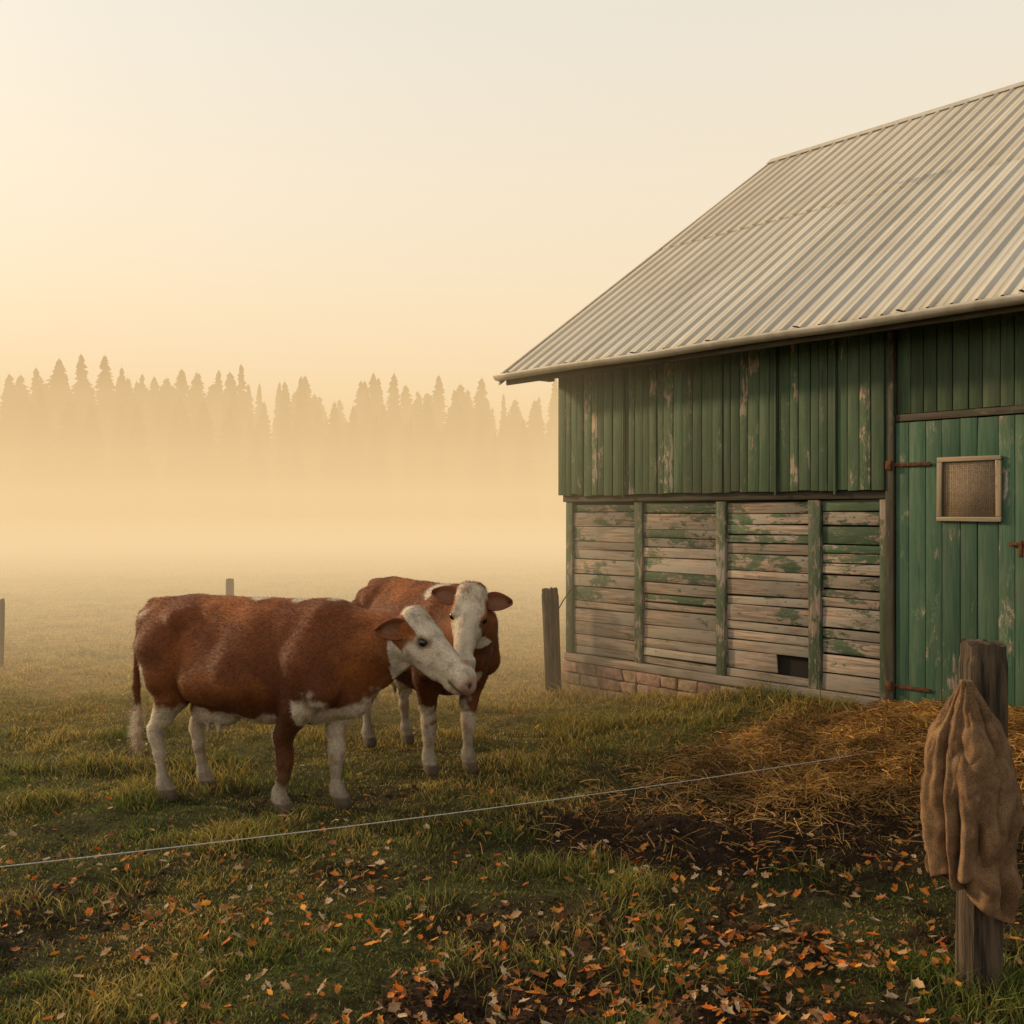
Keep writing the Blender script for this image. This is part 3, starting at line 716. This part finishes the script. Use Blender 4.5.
def fleg(y,fx,kx=None,sx=.52):
    sg=1 if y>0 else -1; kx=fx-.02 if kx is None else kx
    return [((sx,.19*sg,.90),.14),((sx-.05,.185*sg,.70),.10),((kx-.01,y*1.05,.50),.062),((kx,y,.385),.051),((kx+.0,y,.33),.047),((kx-.005,y,.25),.033),((fx-.03,y,.14),.033),((fx-.02,y,.105),.042),((fx+.01,y,.05),.045),((fx+.035,y,.026),.045)]
def rleg(y,fx):
    sg=1 if y>0 else -1; hx=fx-.10
    return [((-.62,.17*sg,1.02),.185),((-.58,.175*sg,.86),.165),((-.55,.17*sg,.72),.115),((hx+.06,y*1.15,.56),.064),((hx-.01,y*1.1,.475),.046),((hx-.01,y*1.05,.42),.044),((hx+.01,y,.30),.033),((fx-.06,y,.14),.034),((fx-.05,y,.105),.043),((fx-.02,y,.05),.045),((fx+.01,y,.026),.045)]
def colA(V,hc):
    x,y,z=V.T; n=nz3(V,3.2,11)*.18; w=np.full(len(V),-1.)
    head=(x>1.0)&(hc[:,0]>-.12)
    hw=np.where(head,(hc[:,0]-.13)*2.5+n*.6,-1)
    hw=np.where(head&(hc[:,1]>-.045)&(hc[:,0]>-.1),.4,hw)
    hw=np.where((x>1.02)&(hc[:,1]<-.2)&(hc[:,0]>.0),np.maximum(hw,(hc[:,0]-.03)*3+n),hw)
    w=np.maximum(w,hw)
    w=np.maximum(w,np.where(x<-.3,(.60-z)*2+n,-1))
    w=np.maximum(w,np.where((x<-.55)&(x>-.92)&(z<1.0)&(np.abs(y)<.26),(-.62-x)*1.6+.4*(.95-z)+n-.04,-1))
    w=np.maximum(w,np.where((x>-.45)&(x<.25),(.61-z)*3+n,-1))
    w=np.maximum(w,np.where((x>.4)&(y>-.06),(.74-z)*2+n,-1))
    w=np.maximum(w,np.where((x>.45)&(x<1.0),(.76-z)*2+n,-1))
    w=np.maximum(w,np.where((x>.05)&(x<.50)&(y<0),(.20-z)*2+n,-1))
    for (cx,cy,cz,r) in ((.02,.02,1.36,.05),(.34,.0,1.36,.08),(.55,.02,1.34,.05),(-.80,-.12,.98,.11),(-.72,-.2,.85,.12),(-.82,-.1,1.2,.04)):
        dd=np.sqrt((x-cx)**2+(y-cy)**2+(z-cz)**2); w=np.maximum(w,(r-dd)*3+n)
    return w
def colB(V,hc):
    x,y,z=V.T; n=nz3(V,3.2,77)*.18; w=np.full(len(V),-1.)
    head=(hc[:,0]>-.08)&(np.abs(hc[:,2])<.17)&(hc[:,1]>-.27)&(x>.8)
    hw=(hc[:,0]+.03)*3+n*.4
    hw=np.minimum(hw,np.where((hc[:,0]>.05)&(hc[:,0]<.24),(.125-np.abs(hc[:,2]))*4+n*1.6,1))
    w=np.maximum(w,np.where(head,hw,-1))
    w=np.maximum(w,(.48-z)*2+n*1.5)
    w=np.where((x>.3)&(y<0)&(z>.28)&(z<.5),np.minimum(w,n-.02),w)
    w=np.maximum(w,np.where((x>-.4)&(x<.2),(.6-z)*3+n,-1))
    for (cx,cy,cz,r) in ((.42,-.08,1.33,.12),(-.2,.1,1.36,.06),(.80,0,.78,.08)):
        dd=np.sqrt((x-cx)**2+(y-cy)**2+(z-cz)**2); w=np.maximum(w,(r-dd)*3+n)
    return w
def gz(x,y): return float(H(np.array([x]),np.array([y]))[0])
cow((-1.66,6.55,gz(-1.6,6.5)+.0),math.radians(-21.4),(1.16,.0,1.295),(1.555,.0,.935),(.6,0,.7),
    [fleg(-.13,.27,.29,.48),fleg(.13,.54,.51,.55),rleg(-.14,-.60),rleg(.14,-.50)],(.89,0,1.09),colA,(.28,-.68,-.62),(1,.1,.1),-.05)
cow((-.69,7.60,gz(-.6,7.4)+.01),math.radians(-58),(1.08,-.17,1.37),(1.27,-.37,.88),(.80,-.48,.3),
    [fleg(-.14,.42),fleg(.14,.50),rleg(-.15,-.60),rleg(.15,-.52)],(.88,-.05,1.10),colB,(1,-.20,-.05),(0,0,1),.04)
# ------------------------------------------------------------------ fog banks (stacked so the mist thins upwards)
def fog(name,x0,x1,y0,y1,z1,sig,L):
    t=NT(name+'_volume'); a=t.n('ShaderNodeVolumeAbsorption'); a.inputs['Color'].default_value=(0,0,0,1); a.inputs['Density'].default_value=sig
    e=t.n('ShaderNodeEmission'); e.inputs[0].default_value=(*L,1); e.inputs[1].default_value=sig  # emission stands in for sunlight scattered within the fog
    ad=t.n('ShaderNodeAddShader'); t.l(a.outputs[0],ad.inputs[0]); t.l(e.outputs[0],ad.inputs[1]); t.l(ad.outputs[0],t.out.inputs['Volume'])
    b=Boxes(); b.add(x0,x1,y0,y1,-3,z1); return b.make(name,t.m,0,None)
fog('fog',-158,159,8.5,141,11.5,.0160,(.93,.635,.31))
fog('fog',-157,158,9,140,6.2,.012,(.93,.63,.305))
fog('fog',-156.2,157.2,9.6,138.5,3.3,.020,(.94,.68,.365))
fog('ground_mist',-156,157,9.9,138,1.5,.016,(.97,.75,.46))
# ------------------------------------------------------------------ world, sun, camera
SEL=math.radians(20); az=math.atan2(.42,-1.0)
w=D.worlds.new('World'); sc.world=w; w.use_nodes=True; nt=w.node_tree; nt.nodes.clear()
out=nt.nodes.new('ShaderNodeOutputWorld'); sky=nt.nodes.new('ShaderNodeTexSky'); sky.sky_type='NISHITA'; sky.sun_disc=False
sky.sun_elevation=SEL; sky.sun_rotation=math.pi/2-az; sky.dust_density=6; sky.air_density=1.2
b1=nt.nodes.new('ShaderNodeBackground'); nt.links.new(sky.outputs[0],b1.inputs[0]); b1.inputs[1].default_value=.03
tc=nt.nodes.new('ShaderNodeTexCoord'); sp_=nt.nodes.new('ShaderNodeSeparateXYZ'); nt.links.new(tc.outputs['Generated'],sp_.inputs[0])
cr=nt.nodes.new('ShaderNodeValToRGB'); nt.links.new(sp_.outputs[2],cr.inputs[0]); e=cr.color_ramp.elements
e[0].position=0; e[0].color=(.95,.83,.60,1); e[1].position=1; e[1].color=(.38,.38,.37,1)
for p,c in ((.15,(.95,.86,.68)),(.3,(.86,.80,.665)),(.46,(.77,.74,.65))):
    q=e.new(p); q.color=(*c,1)
b2=nt.nodes.new('ShaderNodeBackground'); nt.links.new(cr.outputs[0],b2.inputs[0]); b2.inputs[1].default_value=1.0
ad=nt.nodes.new('ShaderNodeAddShader'); nt.links.new(b1.outputs[0],ad.inputs[0]); nt.links.new(b2.outputs[0],ad.inputs[1]); nt.links.new(ad.outputs[0],out.inputs[0])
sl=D.lights.new('sun','SUN'); sl.energy=5; sl.angle=math.radians(5); sl.color=(1,.75,.43)
so=link(D.objects.new('sun',sl)); dv=Vector((math.cos(az)*math.cos(SEL),math.sin(az)*math.cos(SEL),math.sin(SEL))); so.rotation_euler=dv.to_track_quat('Z','Y').to_euler()
cam=D.cameras.new('camera'); cam.sensor_width=36; cam.lens=36*1000/1024; cam.clip_end=3000; cam.clip_start=.05
co=link(D.objects.new('camera',cam)); co.location=(0,0,1.9); co.rotation_euler=(math.pi/2,0,0); sc.camera=co
sc.view_settings.view_transform='Standard'; sc.view_settings.look='None'; sc.view_settings.exposure=0
